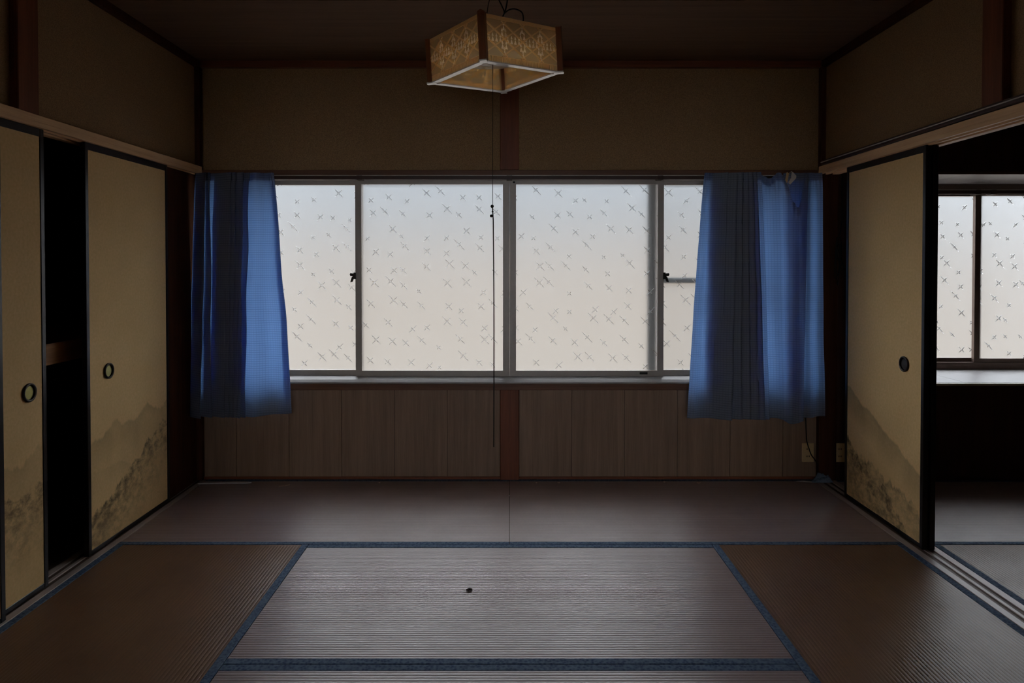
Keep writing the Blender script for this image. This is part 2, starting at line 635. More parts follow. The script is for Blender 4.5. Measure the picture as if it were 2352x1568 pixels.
# side walls above the door lintels
for s_, side, nm in ((-1, 'left', 'closet doors'), (1, 'right', 'opening to the next room')):
    w = bx(s_ * 1.772, s_ * 1.842, 1.10, 3.81, 1.772, 2.42).build('wall_' + side, M['plaster'])
    tag(w, 'sandy brown plaster wall above the %s' % nm, 'wall', 'structure')
    trim(bx(s_ * 1.742, s_ * 1.80, 2.393, 2.500, 1.772, 2.335), M['post'], 'short reddish post on the plaster above the %s' % nm, .003)
    w2 = bx(s_ * 1.76, s_ * 1.90, -2.05, 1.10, -.05, 2.42).build('wall_' + side, M['dark_room'])
    tag(w2, 'dark passage wall in front of the %s' % nm, 'wall', 'structure')


# door lintels with two grooves, and floor sills with two grooves
def lintel(s_, label):
    n_trim[0] += 1
    r = empty('trim_%d' % n_trim[0], (s_ * 1.78, 2.4, 1.73))
    tag(r, label, 'trim', 'structure')
    part(bx(s_ * 1.732, s_ * 1.842, 1.10, 3.79, 1.745, 1.772), 'rail', M['lintel_y'], r, bevel=.0015)
    for a, b in ((1.732, 1.745), (1.772, 1.784), (1.811, 1.842)):
        part(bx(s_ * a, s_ * b, 1.10, 3.79, 1.728, 1.7455), 'groove_lip', M['lintel_y'], r)
    return r


lintel(-1, 'bare wooden door lintel over the closet doors')
lintel(1, 'bare wooden door lintel over the opening to the next room')


def sill(s_, label):
    n_trim[0] += 1
    r = empty('trim_%d' % n_trim[0], (s_ * 1.78, 2.4, 0))
    tag(r, label, 'trim', 'structure')
    part(bx(s_ * 1.722, s_ * 1.842, 1.10, 3.79, -.05, -.003), 'sill_bed', M['groove'], r)
    for a, b in ((1.722, 1.752), (1.774, 1.789), (1.811, 1.842)):
        part(bx(s_ * a, s_ * b, 1.10, 3.79, -.004, .002), 'track_strip', M['sill_y'], r, bevel=.0008)
    return r


sill(-1, 'grooved wooden floor track under the closet doors')
sill(1, 'grooved wooden floor track towards the next room')

# closet behind the left doors
cl = empty('wall_closet', (-2.3, 2.4, 0))
tag(cl, 'dark inside of the closet behind the painted sliding doors', 'closet', 'structure')
part(bx(-2.70, -2.62, 1.05, 3.85, -.05, 2.42), 'back_panel', M['shell'], cl)
part(bx(-2.70, -1.86, 1.02, 1.10, -.05, 2.42), 'side_panel', M['shell'], cl)
part(bx(-2.62, -1.85, 1.10, 3.825, -.05, .0), 'closet_floor', M['shell'], cl)
part(bx(-2.62, -1.885, 1.10, 3.825, .885, .902), 'shelf', M['wood_shelf'], cl)
part(bx(-1.885, -1.852, 1.10, 3.44, .820, .905), 'shelf_beam', M['wood_shelf'], cl)

# next room on the right: walls and bay window recess
BX0, BX1, BYW = 1.93, 4.05, 4.30
nb = empty('wall_next_room', (3.2, YP, 0))
tag(nb, 'dark back wall of the next room around its bay window', 'wall', 'structure')
BZ0, BZ1 = .553, 1.733
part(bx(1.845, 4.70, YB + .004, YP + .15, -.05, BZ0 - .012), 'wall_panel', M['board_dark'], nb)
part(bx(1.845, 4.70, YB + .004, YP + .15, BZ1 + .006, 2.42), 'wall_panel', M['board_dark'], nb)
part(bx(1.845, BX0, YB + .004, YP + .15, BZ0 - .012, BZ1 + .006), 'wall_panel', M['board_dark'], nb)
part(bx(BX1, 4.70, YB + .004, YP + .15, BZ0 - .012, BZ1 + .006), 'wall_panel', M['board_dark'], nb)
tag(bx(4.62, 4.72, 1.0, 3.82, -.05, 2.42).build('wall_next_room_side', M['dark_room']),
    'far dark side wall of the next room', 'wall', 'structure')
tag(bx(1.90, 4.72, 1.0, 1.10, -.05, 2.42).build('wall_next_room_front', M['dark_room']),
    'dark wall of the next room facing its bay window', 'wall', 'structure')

# bay window: sill boards, soffit boards, cheeks, sashes
w2 = empty('window_2', (3.0, BYW, BZ0))
tag(w2, 'bay window of the next room with deep pale sill and star frosted panes', 'window', 'structure')
SEAM = 2.585
for a, b in ((BX0, SEAM - .0012), (SEAM + .0012, BX1)):
    part(bx(a, b, YB + .012, BYW + .06, BZ0 - .03, BZ0), 'sill_board', M['bay_board'], w2)
    part(bx(a, b, YB + .012, BYW + .06, BZ1, BZ1 + .03), 'soffit_board', M['bay_board'], w2)
part(bx(BX0, BX1, YB - .012, YB + .008, BZ0 - .014, BZ0 - .001), 'sill_edging', M['rail_lip'], w2)
part(bx(BX0, BX1, YB - .004, YB + .010, BZ1 - .002, BZ1 + .012), 'soffit_edging', M['lintel_x'], w2)
part(bx(BX0 - .04, BX0, YB + .02, BYW + .06, BZ0 - .03, BZ1 + .03), 'cheek_board', M['bay_board'], w2)
part(bx(BX1, BX1 + .04, YB + .02, BYW + .06, BZ0 - .03, BZ1 + .03), 'cheek_board', M['bay_board'], w2)
f = MB()
f.box(BX0, BX1, BYW - .02, BYW + .05, BZ0, BZ0 + .030)
f.box(BX0, BX1, BYW - .02, BYW + .05, BZ1 - .045, BZ1)
f.box(BX0, BX0 + .03, BYW - .02, BYW + .05, BZ0 + .030, BZ1 - .045)
f.box(BX1 - .03, BX1, BYW - .02, BYW + .05, BZ0 + .030, BZ1 - .045)
part(f, 'frame', M['alu_brown'], w2)


def sash(parent, x0, x1, y0, z0, z1, sl, sr, rt, rb, mat, glass, dep=.024):
    m = MB()
    m.box(x0, x0 + sl, y0, y0 + dep, z0, z1)
    m.box(x1 - sr, x1, y0, y0 + dep, z0, z1)
    m.box(x0 + sl, x1 - sr, y0 + .001, y0 + dep - .001, z1 - rt, z1)
    m.box(x0 + sl, x1 - sr, y0 + .001, y0 + dep - .001, z0, z0 + rb)
    # glazing bead proud of the stile edges, and a groove line beside it
    m.box(x0 + sl - .006, x0 + sl + .0, y0 - .002, y0 + .001, z0 + rb, z1 - rt)
    m.box(x1 - sr, x1 - sr + .006, y0 - .002, y0 + .001, z0 + rb, z1 - rt)
    s = part(m, 'sash', mat, parent)
    p = bx(x0 + sl - .004, x1 - sr + .004, y0 + .010, y0 + .014, z0 + rb - .004, z1 - rt + .004).build('pane', glass)
    p.parent = s
    p.matrix_parent_inverse = Matrix.Identity(4)
    p.location = (0, 0, 0)
    return s


# bay sashes meet at the stile seen at x = 2246
sm = px(2247, BYW)
zz0, zz1 = pz(823, BYW) - .028, pz(450, BYW) + .022
sash(w2, BX0 + .02, sm + .030, BYW + .016, zz0, zz1, .035, .030, .022, .028, M['alu_brown'], M['glass_bay'])
sash(w2, sm - .030, BX1 - .02, BYW - .012, zz0, zz1, .034, .035, .022, .028, M['alu_brown'], M['glass_bay'])
part(bx(BX0 + .02, BX1 - .02, BYW - .018, BYW + .045, BZ0 + .028, zz0 + .004), 'track', M['alu_brown'], w2)

# ------------------------------------------------------------------ main window
w1 = empty('window_1', (0, YP + .03, WIN_Z0))
tag(w1, 'wide four-sash sliding window with star frosted panes between the blue curtains', 'window', 'structure')
WX0, WX1 = -1.742, 1.734
f = MB()
f.box(WX0, WX1, YP - .005, YP + .11, 1.704, WIN_Z1 + .004)
f.box(WX0, WX0 + .022, YP - .003, YP + .11, .585, 1.704)
f.box(WX1 - .022, WX1, YP - .003, YP + .11, .585, 1.704)
part(f, 'frame', M['alu'], w1)
f = MB()
f.prism([(YB - .014, WIN_Z0 - .001), (YP + .11, WIN_Z0 - .001), (YP + .11, .584), (YP + .016, .584), (YB + .004, .572), (YB - .014, .560)], 'x', WX0, WX1)
part(f, 'sill_track', M['alu_sill'], w1)
YI, YO = 3.842, 3.870
ZS0, ZS1 = .580, 1.710
sL, sR = -.884, .876
S = {}
S[1] = sash(w1, WX0 + .018, sL + .036, YO, ZS0, ZS1, .036, .034, .030, .036, M['alu'], M['glass'])
S[2] = sash(w1, sL, XC, YI, ZS0, ZS1, .035, .0375, .030, .036, M['alu'], M['glass'])
S[3] = sash(w1, XC + .0005, sR, YI, ZS0, ZS1, .036, .035, .030, .036, M['alu'], M['glass'])
S[4] = sash(w1, sR - .036, WX1 - .018, YO, ZS0, ZS1, .034, .036, .030, .036, M['alu'], M['glass'])


def latch(s, x, z, d):
    m = MB()
    m.box(min(x, x + d * .012), max(x, x + d * .012), YI - .012, YI + .004, z - .022, z + .016)
    m.prism([(x + d * .010, z + .010), (x + d * .030, z + .012), (x + d * .033, z + .004), (x + d * .030, z - .003), (x + d * .010, z - .006)],
            'y', YI - .016, YI - .004)
    m.prism([(x + d * .014, z - .004), (x + d * .021, z - .012), (x + d * .026, z - .028), (x + d * .029, z - .040), (x + d * .016, z - .036),
             (x + d * .013, z - .024), (x + d * .008, z - .010)], 'y', YI - .020, YI - .008)
    o = m.build('latch', M['latch'])
    o.parent = s
    return o


latch(S[2], sL + .004, pz(632, YI), -1)
latch(S[3], sR - .004, pz(632, YI), 1)
o = bx(px(1470, YI), px(1488, YI), YI - .002, YI + .002, pz(860, YI), pz(855, YI)).build('slot_cover', M['rubber'])
o.parent = S[3]
o = bx(px(1178, YI), px(1183, YI), YI - .004, YI + .002, pz(421, YI), pz(417, YI)).build('stopper', M['rubber'])
o.parent = S[3]

# insect screen outside the right half
scr = empty('insect_screen', (1.25, 3.95, .56))
tag(scr, 'dark framed insect screen seen blurred outside the frosted window', 'screen')
m = MB()
ysc = 3.914
xa, xb = px(1488, ysc), px(1507, ysc)
part(bx(xa, xb, ysc, ysc + .016, .57, 1.715), 'stile', M['screen_frame'], scr)
part(bx(1.68, 1.715, ysc, ysc + .016, .57, 1.715), 'stile', M['screen_frame'], scr)
part(bx(xb, 1.68, ysc, ysc + .016, pz(650, ysc), pz(638, ysc)), 'rail', M['screen_frame'], scr)
part(bx(xb, 1.68, ysc, ysc + .016, .57, .60), 'rail', M['screen_frame'], scr)
part(bx(xb, 1.68, ysc, ysc + .016, 1.69, 1.715), 'rail', M['screen_frame'], scr)
part(bx(xb, 1.68, ysc + .007, ysc + .009, .60, 1.69), 'net', M['net'], scr)

# outside: ground, garden wall
tag(bx(-60, 60, 4.42, 90, -.75, -.55).build('ground', M['concrete']), 'pale ground outside beyond the frosted window', 'ground', 'structure')
gw = empty('wall_neighbour', (3, 25, -.55))
tag(gw, 'long neighbouring building, cream below and blue-grey above, blurred behind the frosted window', 'wall', 'structure')
part(bx(-18, 34, 25.0, 31, -.55, 2.3), 'render_base', M['cream_wall'], gw)
part(bx(-18, 34, 24.95, 31, 2.3, 9.3), 'siding', M['siding'], gw)
o = MB().prism([(3.975, 2.47), (4.90, 2.24), (4.90, 2.32), (3.975, 2.56)], 'x', -3.4, 5.4).build('roof_eaves', M['shell'])
tag(o, 'deep roof eaves outside above the windows', 'eaves', 'structure')  # unseen overhang, added to keep high sky light off the back mats
sh = empty('wall_outer', (0, 4, 0))
tag(sh, 'outer house wall below and above the bay window', 'wall', 'structure')
part(bx(BX0 - .04, BX1 + .04, YP + .15, BYW + .06, BZ0 - .09, BZ0 - .031), 'bay_floor', M['shell'], sh)
part(bx(BX0 - .04, BX1 + .04, YP + .15, BYW + .06, BZ1 + .031, BZ1 + .09), 'bay_roof', M['shell'], sh)


# ------------------------------------------------------------------ tatami mats
def mat_mesh(L, W, along):
    """ribbed top; along x or y; origin at the centre of the top"""
    m = MB()
    lam = .0132
    n = int(round(W / lam))
    lam = W / n
    prof = []
    amp = .0011 if along == 'x' else .0006
    for i in range(n):
        for t in (0, .18, .5, .82):
            prof.append((-W / 2 + (i + t) * lam, amp * (math.sin(math.pi * t) ** .7 - 1) if t else -amp))
    prof.append((W / 2, -amp))
    for a in (-L / 2, 0, L / 2):
        for w, z in prof:
            m.v.append((a, w, z) if along == 'x' else (-w, a, z))
    k = len(prof)
    for r in range(2):
        for i in range(k - 1):
            m.f.append((r * k + i, (r + 1) * k + i, (r + 1) * k + i + 1, r * k + i + 1))
    return m


def tatami(x0, x1, y0, y1, along, label, mat=None, near_edge=True, group='tatami mats of the six-mat room'):
    g = .0012
    x0 += g
    x1 -= g
    y0 += g
    y1 -= g
    cx, cy = (x0 + x1) / 2, (y0 + y1) / 2
    root = empty('tatami_mat', (cx, cy, -.051))
    tag(root, label, 'tatami mat', None, group)
    L, W = (x1 - x0, y1 - y0) if along == 'x' else (y1 - y0, x1 - x0)
    o = mat_mesh(L, W, along).build('woven_top', mat or M['tatami_' + along], root, smooth=False)
    o.location = (0, 0, .051)
    bx(-(x1 - x0) / 2, (x1 - x0) / 2, -(y1 - y0) / 2, (y1 - y0) / 2, 0, .049).build('straw_core', M['groove'], root)
    for s in (-1, 1):
        if along == 'x':
            b = bx(-L / 2, L / 2, s * (W / 2 - .029), s * W / 2, .010, .0528)
        else:
            b = bx(s * (W / 2 - .029), s * W / 2, -L / 2, L / 2, .010, .0528)
        b.build('cloth_border', M['heri'], root, bevel=.0012)
    return root


tatami(-1.720, XC, 2.92, YP - .013, 'x', 'tatami mat against the window wall on the closet side')
tatami(XC, 1.720, 2.92, YP - .013, 'x', 'tatami mat against the window wall beside the wall sockets')
tatami(-.88, .88, 2.04, 2.92, 'x', 'central pale tatami mat with blue borders in the middle of the floor')
tatami(-.88, .88, 1.16, 2.04, 'x', 'tatami mat cut by the bottom of the picture, in front of the central mat')
tatami(-1.720, -.88, 1.16, 2.92, 'y', 'brown tatami mat lying lengthwise along the closet doors')
tatami(.88, 1.720, 1.16, 2.92, 'y', 'brown tatami mat lying lengthwise along the grooved floor track')
tatami(1.845, 3.60, 2.92, 3.80, 'x', 'tatami mat under the bay window in the next room', group='tatami mats of the next room')
tatami(1.845, 2.725, 1.16, 2.92, 'y', 'tatami mat in the next room beside the floor track', group='tatami mats of the next room')
tatami(2.725, 3.605, 1.16, 2.92, 'y', 'tatami mat farther inside the next room', group='tatami mats of the next room')
tatami(3.605, 4.60, 1.16, 3.80, 'y', 'outermost tatami mat of the next room', group='tatami mats of the next room')

# ------------------------------------------------------------------ painted sliding doors
n_door = [0]


def fusuma(s_, xf, y0, y1, mat, label, handle_y, handle_z, z1=1.731):
    """s_ = -1 closet side, +1 next-room side; xf = face towards the room; handle_y from the near edge"""
    n_door[0] += 1
    r = empty('door_%d' % n_door[0], (xf, y0, .003))
    tag(r, label, 'sliding door', 'structure')
    w, h, th = y1 - y0, z1 - .003, .019
    fr = .021

    def b(xa, xb, ya, yb, za, zb, name, m, bev=0.0):
        return bx(s_ * xa, s_ * xb, ya, yb, za, zb).build(name, m, r, bevel=bev)
    b(-.002, th + .002, 0, fr, 0, h, 'stile', M['lacquer'], .0015)
    b(-.002, th + .002, w - fr, w, 0, h, 'stile', M['lacquer'], .0015)
    b(-.001, th + .001, fr, w - fr, h - .030, h, 'top_rail', M['lacquer'], .001)
    b(-.001, th + .001, fr, w - fr, 0, .018, 'bottom_rail', M['lacquer'], .001)
    b(.001, .010, fr - .004, w - fr + .004, .014, h - .026, 'paper_face', mat)
    b(.0102, th - .001, fr - .004, w - fr + .004, .014, h - .026, 'paper_back', M['paper_back'])
    if handle_y is not None:
        m = MB().lathe([(.0345, -.000), (.0345, -s_ * .006), (.031, -s_ * .0078), (.0255, -s_ * .0055), (.0250, s_ * .0006)],
                       (0, handle_y, handle_z), 'x', 28)
        ring = m.build('finger_pull', M['bronze'], r, smooth=True)
        MB().lathe([(.0252, -s_ * .0002), (.016, -s_ * .0004), (.0001, -s_ * .0004)], (0, handle_y, handle_z), 'x', 28).build('pull_cup', M['brass'] if s_ < 0 else M['bronze'], ring, smooth=True)
    return r


fusuma(-1, -1.760, 2.790, 3.460, M['fusuma_far'], 'cream closet door with ink hills, nearest to the window', 2.954 * 0 + .150, .755)
fusuma(-1, -1.760, 1.875, 2.545, M['fusuma_near'], 'cream closet door with ink trees, cut off at the picture edge', .578, .752)
fusuma(-1, -1.733, 1.620, 2.292, M['fusuma_far'], 'closet door overlapping the others at the edge of the picture', None, .75)
fusuma(1, 1.765, 2.862, 3.535, M['fusuma_side'], 'cream sliding door with ink crags standing before the next room', .145, .775)
fusuma(1, 1.797, 2.862, 3.535, M['fusuma_near'], 'sliding door stacked behind the ink crag door', None, .75)


# ------------------------------------------------------------------ curtain rails
def rail_x(name, label, x0, x1, y, z0, z1, brackets, lip=True, group=None):
    r = empty(name, ((x0 + x1) / 2, y, z0))
    tag(r, label, 'curtain rail', None, group)
    part(bx(x0, x1, y, y + .016, z0, z1), 'track', M['rail_brown'], r, bevel=.002)
    if lip:
        part(bx(x0, x1, y - .003, y + .014, z1, z1 + .0032), 'top_lip', M['rail_lip'], r)  # pale strip painting the highlight on top of the rail
    for b in brackets:
        part(bx(b - .016, b + .016, y - .003, y + .055, z0 - .002, z1 + .0035), 'bracket', M['rail_brown'], r, bevel=.001)
    return r


YR = 3.766
cr = rail_x('curtain_rail', 'long brown curtain rail along the top of the wide window', -1.735, 1.735, YR, 1.6985, 1.7185,
            (px(826, YR), px(1170, YR), px(1516, YR), -1.62, 1.62))
for i, x in enumerate((1700, 1727, 1752, 1778, 1808, 1842, 1868, 560, 535, 510, 480)):
    X = px(x, YR)
    m = MB().lathe([(.0001, .004), (.004, .003), (.005, 0), (.004, -.006), (.0001, -.008)], (X, YR + .004, 1.695), 'z', 8)
    part(m, 'runner', M['white'], cr, smooth=True)
YR2 = BYW - .10
rail_x('curtain_rail', 'thin dark curtain rail inside the bay window', BX0 + .02, BX1 - .02, YR2, pz(446, YR2), pz(437, YR2), (px(2246, YR2), px(2281, YR2)))

# rail fixed on the plaster above the opening to the next room
r = empty('picture_rail', (1.74, 2.4, 1.776))
tag(r, 'dark metal rail with a pale lip above the opening to the next room', 'rail')
part(bx(1.722, 1.760, 1.12, 3.74, 1.774, 1.786), 'track', M['rail_brown'], r, bevel=.002)
part(bx(1.7195, 1.730, 1.12, 3.74, 1.7865, 1.7905), 'pale_lip', M['rail_lip'], r)  # pale strip painting the glint along the rail
part(bx(1.728, 1.772, 1.12, 3.74, 1.7905, 1.7995), 'back_flange', M['rail_brown'], r)


# ------------------------------------------------------------------ curtains
def catmull(pts, sub):
    out = []
    n = len(pts)
    for i in range(n - 1):
        p0, p1, p2, p3 = pts[max(i - 1, 0)], pts[i], pts[i + 1], pts[min(i + 2, n - 1)]
        for k in range(sub):
            t = k / sub
            out.append(tuple(.5 * ((2 * b) + (-a + c) * t + (2 * a - 5 * b + 4 * c - d) * t * t + (-a + 3 * b - 3 * c + d) * t ** 3)
                             for a, b, c, d in zip(p0, p1, p2, p3)))
    out.append(tuple(pts[-1]))
    return out


def curtain(name, label, ctrl, ybase, ztop, zbot, group, hem=None, seed=0, rows=56, ease=.85, unit='px'):
    """ctrl: (x top, depth top, x bottom, depth bottom) along the cloth; x in pixels at ybase"""
    ctrl = [c if len(c) == 5 else (*c, 0.0) for c in ctrl]
    rv = random.Random(int(seed * 10))
    ctrl = [(c[0], c[1] * (rv.uniform(.55, 1.55) if c[1] < -.02 else 1), c[2], c[3] * (rv.uniform(.5, 1.7) if c[3] < -.02 else 1), c[4]) for c in ctrl]
    pts = catmull(ctrl, 7)
    cols = len(pts)
    lens = [0.0]
    conv = (lambda q: px(q, ybase)) if unit == 'px' else (lambda q: q)
    for i in range(1, cols):
        a = Vector((conv(pts[i][2]), pts[i][3])) - Vector((conv(pts[i - 1][2]), pts[i - 1][3]))
        lens.append(lens[-1] + a.length)
    m = MB()
    uvs = []
    for j in range(rows + 1):
        v = j / rows
        e = v ** ease
        for i, (xt, dt, xb, db, sg) in enumerate(pts):
            zt = ztop - max(0, sg)
            zb = zbot + (hem(xb) if hem else 0)
            X = conv(xt) * (1 - e) + conv(xb) * e
            D = dt * (1 - e) + db * e
            w = lens[i]
            gather = max(0, 1 - v / .07)
            D += .006 * gather * math.sin(w * 260 + seed)
            nz = mnoise.noise(Vector((w * 9 + seed, v * 2.2, seed)))
            nz2 = mnoise.noise(Vector((w * 4 - seed, v * 5.0, seed + 3)))
            D += (.010 * nz + .005 * nz2) * min(1, v * 5)
            X += .006 * nz2 * min(1, v * 4)
            m.v.append((X, ybase + D, zt * (1 - v) + zb * v))
            uvs.append((w, zt * (1 - v) + zb * v))
    for j in range(rows):
        for i in range(cols - 1):
            a = j * cols + i
            m.f.append((a, a + 1, a + cols + 1, a + cols))
    root = empty(name, (conv(ctrl[len(ctrl) // 2][2]), ybase, zbot))
    tag(root, label, 'curtain', None, group)
    me = bpy.data.meshes.new('cloth')
    me.from_pydata(m.v, [], m.f)
    uvl = me.uv_layers.new(name='UVMap')
    for lp in me.loops:
        uvl.data[lp.index].uv = uvs[lp.vertex_index]
    me.polygons.foreach_set('use_smooth', [True] * len(me.polygons))
    me.materials.append(M['curtain'])
    o = bpy.data.objects.new('cloth', me)
    C.objects.link(o)
    o.parent = root
    o.matrix_parent_inverse = Matrix.Translation(-Vector(root.location))
    # heading tape: a narrow doubled band along the top, behind the cloth
    t = MB()
    for i, (xt, dt, xb, db, sg) in enumerate(pts):
        zt = ztop - max(0, sg)
        D = dt + .006 * math.sin(lens[i] * 260 + seed) + .004
        t.v += [(conv(xt), ybase + D, zt - .003), (conv(xt), ybase + D, zt - .045)]
    for i in range(cols - 1):
        t.f.append((2 * i, 2 * i + 1, 2 * i + 3, 2 * i + 2))
    h = t.build('heading_tape', M['curtain'], None, smooth=True)
    h.parent = root
    h.matrix_parent_inverse = Matrix.Translation(-Vector(root.location))
    return root


b_, f_ = .022, -.026
left = []
starts_t = [446, 451, 460, 479, 492, 499, 511, 523, 535, 549]
tips_t = [478, 480, 486, 526, 538, 548, 558, 567, 576]
starts_b = [424, 432, 444, 468, 477, 493, 505, 517, 530, 547]
tips_b = [466, 469, 488, 518, 528, 538, 548, 557, 565]
for k in range(9):
    left.append((starts_t[k], b_, starts_b[k], b_))
    left.append((tips_t[k], f_, tips_b[k], f_ - .008))
left += [(553, b_, 547, b_), (572, .0, 556, .012), (590, -.018, 585, -.020), (606, .006, 622, .010), (622, -.008, 655, -.012), (629, -.010, 668, -.010),
         (630, .002, 668, .004), (622, .004, 655, .004)]
YC = 3.712
curtain('curtain', 'bunched blue curtain at the closet end of the window', left, YC, 1.727, pz(958, YC), 'blue curtains of the wide window',
        hem=lambda x: .020 * max(0, (x - 575) / 93), seed=1.3)

right = [(1617, .0, 1580, .004), (1624, -.010, 1592, -.014), (1638, .008, 1612, .004), (1668, f_, 1656, f_),
         (1632, b_, 1622, b_), (1692, f_, 1676, f_ - .012), (1646, b_, 1638, b_), (1702, f_, 1700, f_ - .006),
         (1654, b_, 1650, b_), (1714, f_, 1722, f_ - .010), (1660, b_, 1664, b_), (1724, f_, 1740, f_ - .010),
         (1670, b_, 1680, b_), (1732, f_, 1752, f_ - .012), (1684, b_, 1696, b_), (1740, f_, 1762, f_ - .012),
         (1737, b_, 1757, b_), (1752, .012, 1768, .012, .012), (1768, .0, 1785, .004, .030), (1784, -.016, 1800, -.030, .0), (1798, -.020, 1808, -.034, .035), (1816, -.026, 1818, -.046, .160),
         (1829, -.030, 1828, -.050, .190), (1838, -.030, 1834, -.046, .100), (1848, -.022, 1838, -.036, .010), (1852, -.006, 1838, -.010, 0), (1800, .016, 1806, .016), (1848, .012, 1846, .008), (1858, -.012, 1862, -.012), (1874, .004, 1882, .006), (1887, -.004, 1896, -.006)]


curtain('curtain', 'blue curtain with a drooping unhooked top beside the wall sockets', right, YC, 1.727, pz(961, YC), 'blue curtains of the wide window',
        hem=lambda x: -.028 * math.exp(-((x - 1815) / 14.0) ** 2) + .012 * max(0, (x - 1845) / 50), seed=4.1)
# curtain at the near end of the bay window, seen through the gap behind the sliding doors
YC2 = BYW - .135
bayc = [(1.955, .0, 1.950, 0), (2.00, -.03, 1.99, -.02), (2.05, .02, 2.04, .02), (2.075, .02, 2.07, .02), (2.12, -.03, 2.11, -.03), (2.085, .03, 2.08, .03),
        (2.14, -.03, 2.13, -.03), (2.11, .03, 2.10, .03), (2.17, -.03, 2.16, -.03), (2.15, .03, 2.14, .03), (2.19, 0, 2.18, 0)]
curtain('curtain', 'narrow blue curtain seen through the gap beside the stacked sliding doors', bayc, YC2, pz(437, YC2), BZ0 + .03, None, seed=7.7, rows=40, unit='m')

# two loose curtain hooks left on the rail where the cloth has come off
for i, (xa, ya, xb_, yb, mt, lb) in enumerate(((1808, 398, 1804, 422, 'cream', 'cream plastic curtain hook dangling from the rail above the drooping curtain'),
                                               (1818, 396, 1812, 424, 'white', 'white curtain hook tab hanging beside the cream hook'))):
    Yh = YC - .012
    r = empty('curtain_hook', (px(xa, Yh), Yh, pz(yb, Yh)))
    tag(r, lb, 'curtain hook', None, 'loose curtain hooks')
    ax, az, bx_, bz = px(xa, Yh), pz(ya, Yh), px(xb_, Yh), pz(yb, Yh)
    w = .006 if i == 0 else .012
    if i == 0:
        poly = [(ax - w, az), (ax + w, az), (bx_ + w, bz + .004), (bx_ + w * .4, bz), (bx_ - w, bz + .006)]
    else:
        poly = [(ax - .002, az), (ax + .004, az), (ax + .022, az - .020), (ax + .020, az - .034), (bx_ + .004, bz), (bx_ - .006, bz + .012), (ax - .006, az - .030)]
    part(MB().prism(poly, 'y', Yh - .003, Yh + .003), 'hook_body', M[mt], r)
    part(MB().tube([(ax, Yh, az - .002), (ax + .002, Yh + .010, az + .006), (ax, Yh + .034, az + .002)], .0016, 6), 'hook_wire', M[mt], r)

# ------------------------------------------------------------------ hanging lamp
A = .3585 / 2
lamp = empty('pendant_lamp', (-.0573, 2.48, 1.9052))
Rx = Matrix.Rotation(.0285, 3, 'X')
Ry = Matrix.Rotation(-.0506, 3, 'Y')
Rz = Matrix.Rotation(math.radians(37.42), 3, 'Z')
LR = Ry @ Rx @ Rz
lamp.rotation_euler = LR.to_euler()
tag(lamp, 'square pendant lamp with patterned amber panels and wooden corner posts', 'pendant lamp')
HL = .157
for k in range(4):
    ang = math.pi / 4 + k * math.pi / 2
    # corner posts: flat boards set across the corner, pointed at the top
    c, s = math.cos(ang), math.sin(ang)
    R0, R1, hw = A * 1.414 - .022, A * 1.414 - .003, .0115
    m = MB()
    ring = [(R0, -hw * 1.35), (R1, -hw), (R1 + .003, 0), (R1, hw), (R0, hw * 1.35)]
    for z in (.0045, HL + .004):
        for rr, tt in ring:
            m.v.append((rr * c - tt * s, rr * s + tt * c, z + (.006 if (z > .1 and tt == 0) else 0)))
    n = len(ring)
    m.f.append(tuple(range(n)))
    m.f.append(tuple(range(n, 2 * n)))
    for i in range(n):
        j = (i + 1) % n
        m.f.append((i, j, n + j, n + i))
    m.build('corner_post', M['lamp_wood'], lamp)
    # white foot under each post
    m = MB()
    ring = [(R0 - .014, -hw * 1.0), (R1 + .002, -hw * 1.1), (R1 + .004, hw * 1.1 * 0), (R1 + .002, hw * 1.1), (R0 - .014, hw * 1.0)]
    for z in (-.001, .004):
        for rr, tt in ring:
            m.v.append((rr * c - tt * s, rr * s + tt * c, z))
    m.f.append(tuple(range(n)))
    m.f.append(tuple(range(n, 2 * n)))
    for i in range(n):
        j = (i + 1) % n
        m.f.append((i, j, n + j, n + i))
    m.build('post_foot', M['lamp_white'], lamp)


def side_rot(mb, k):
    ca, sa = math.cos(k * math.pi / 2), math.sin(k * math.pi / 2)
    mb.v = [(x * ca - y * sa, x * sa + y * ca, z) for x, y, z in mb.v]
    return mb


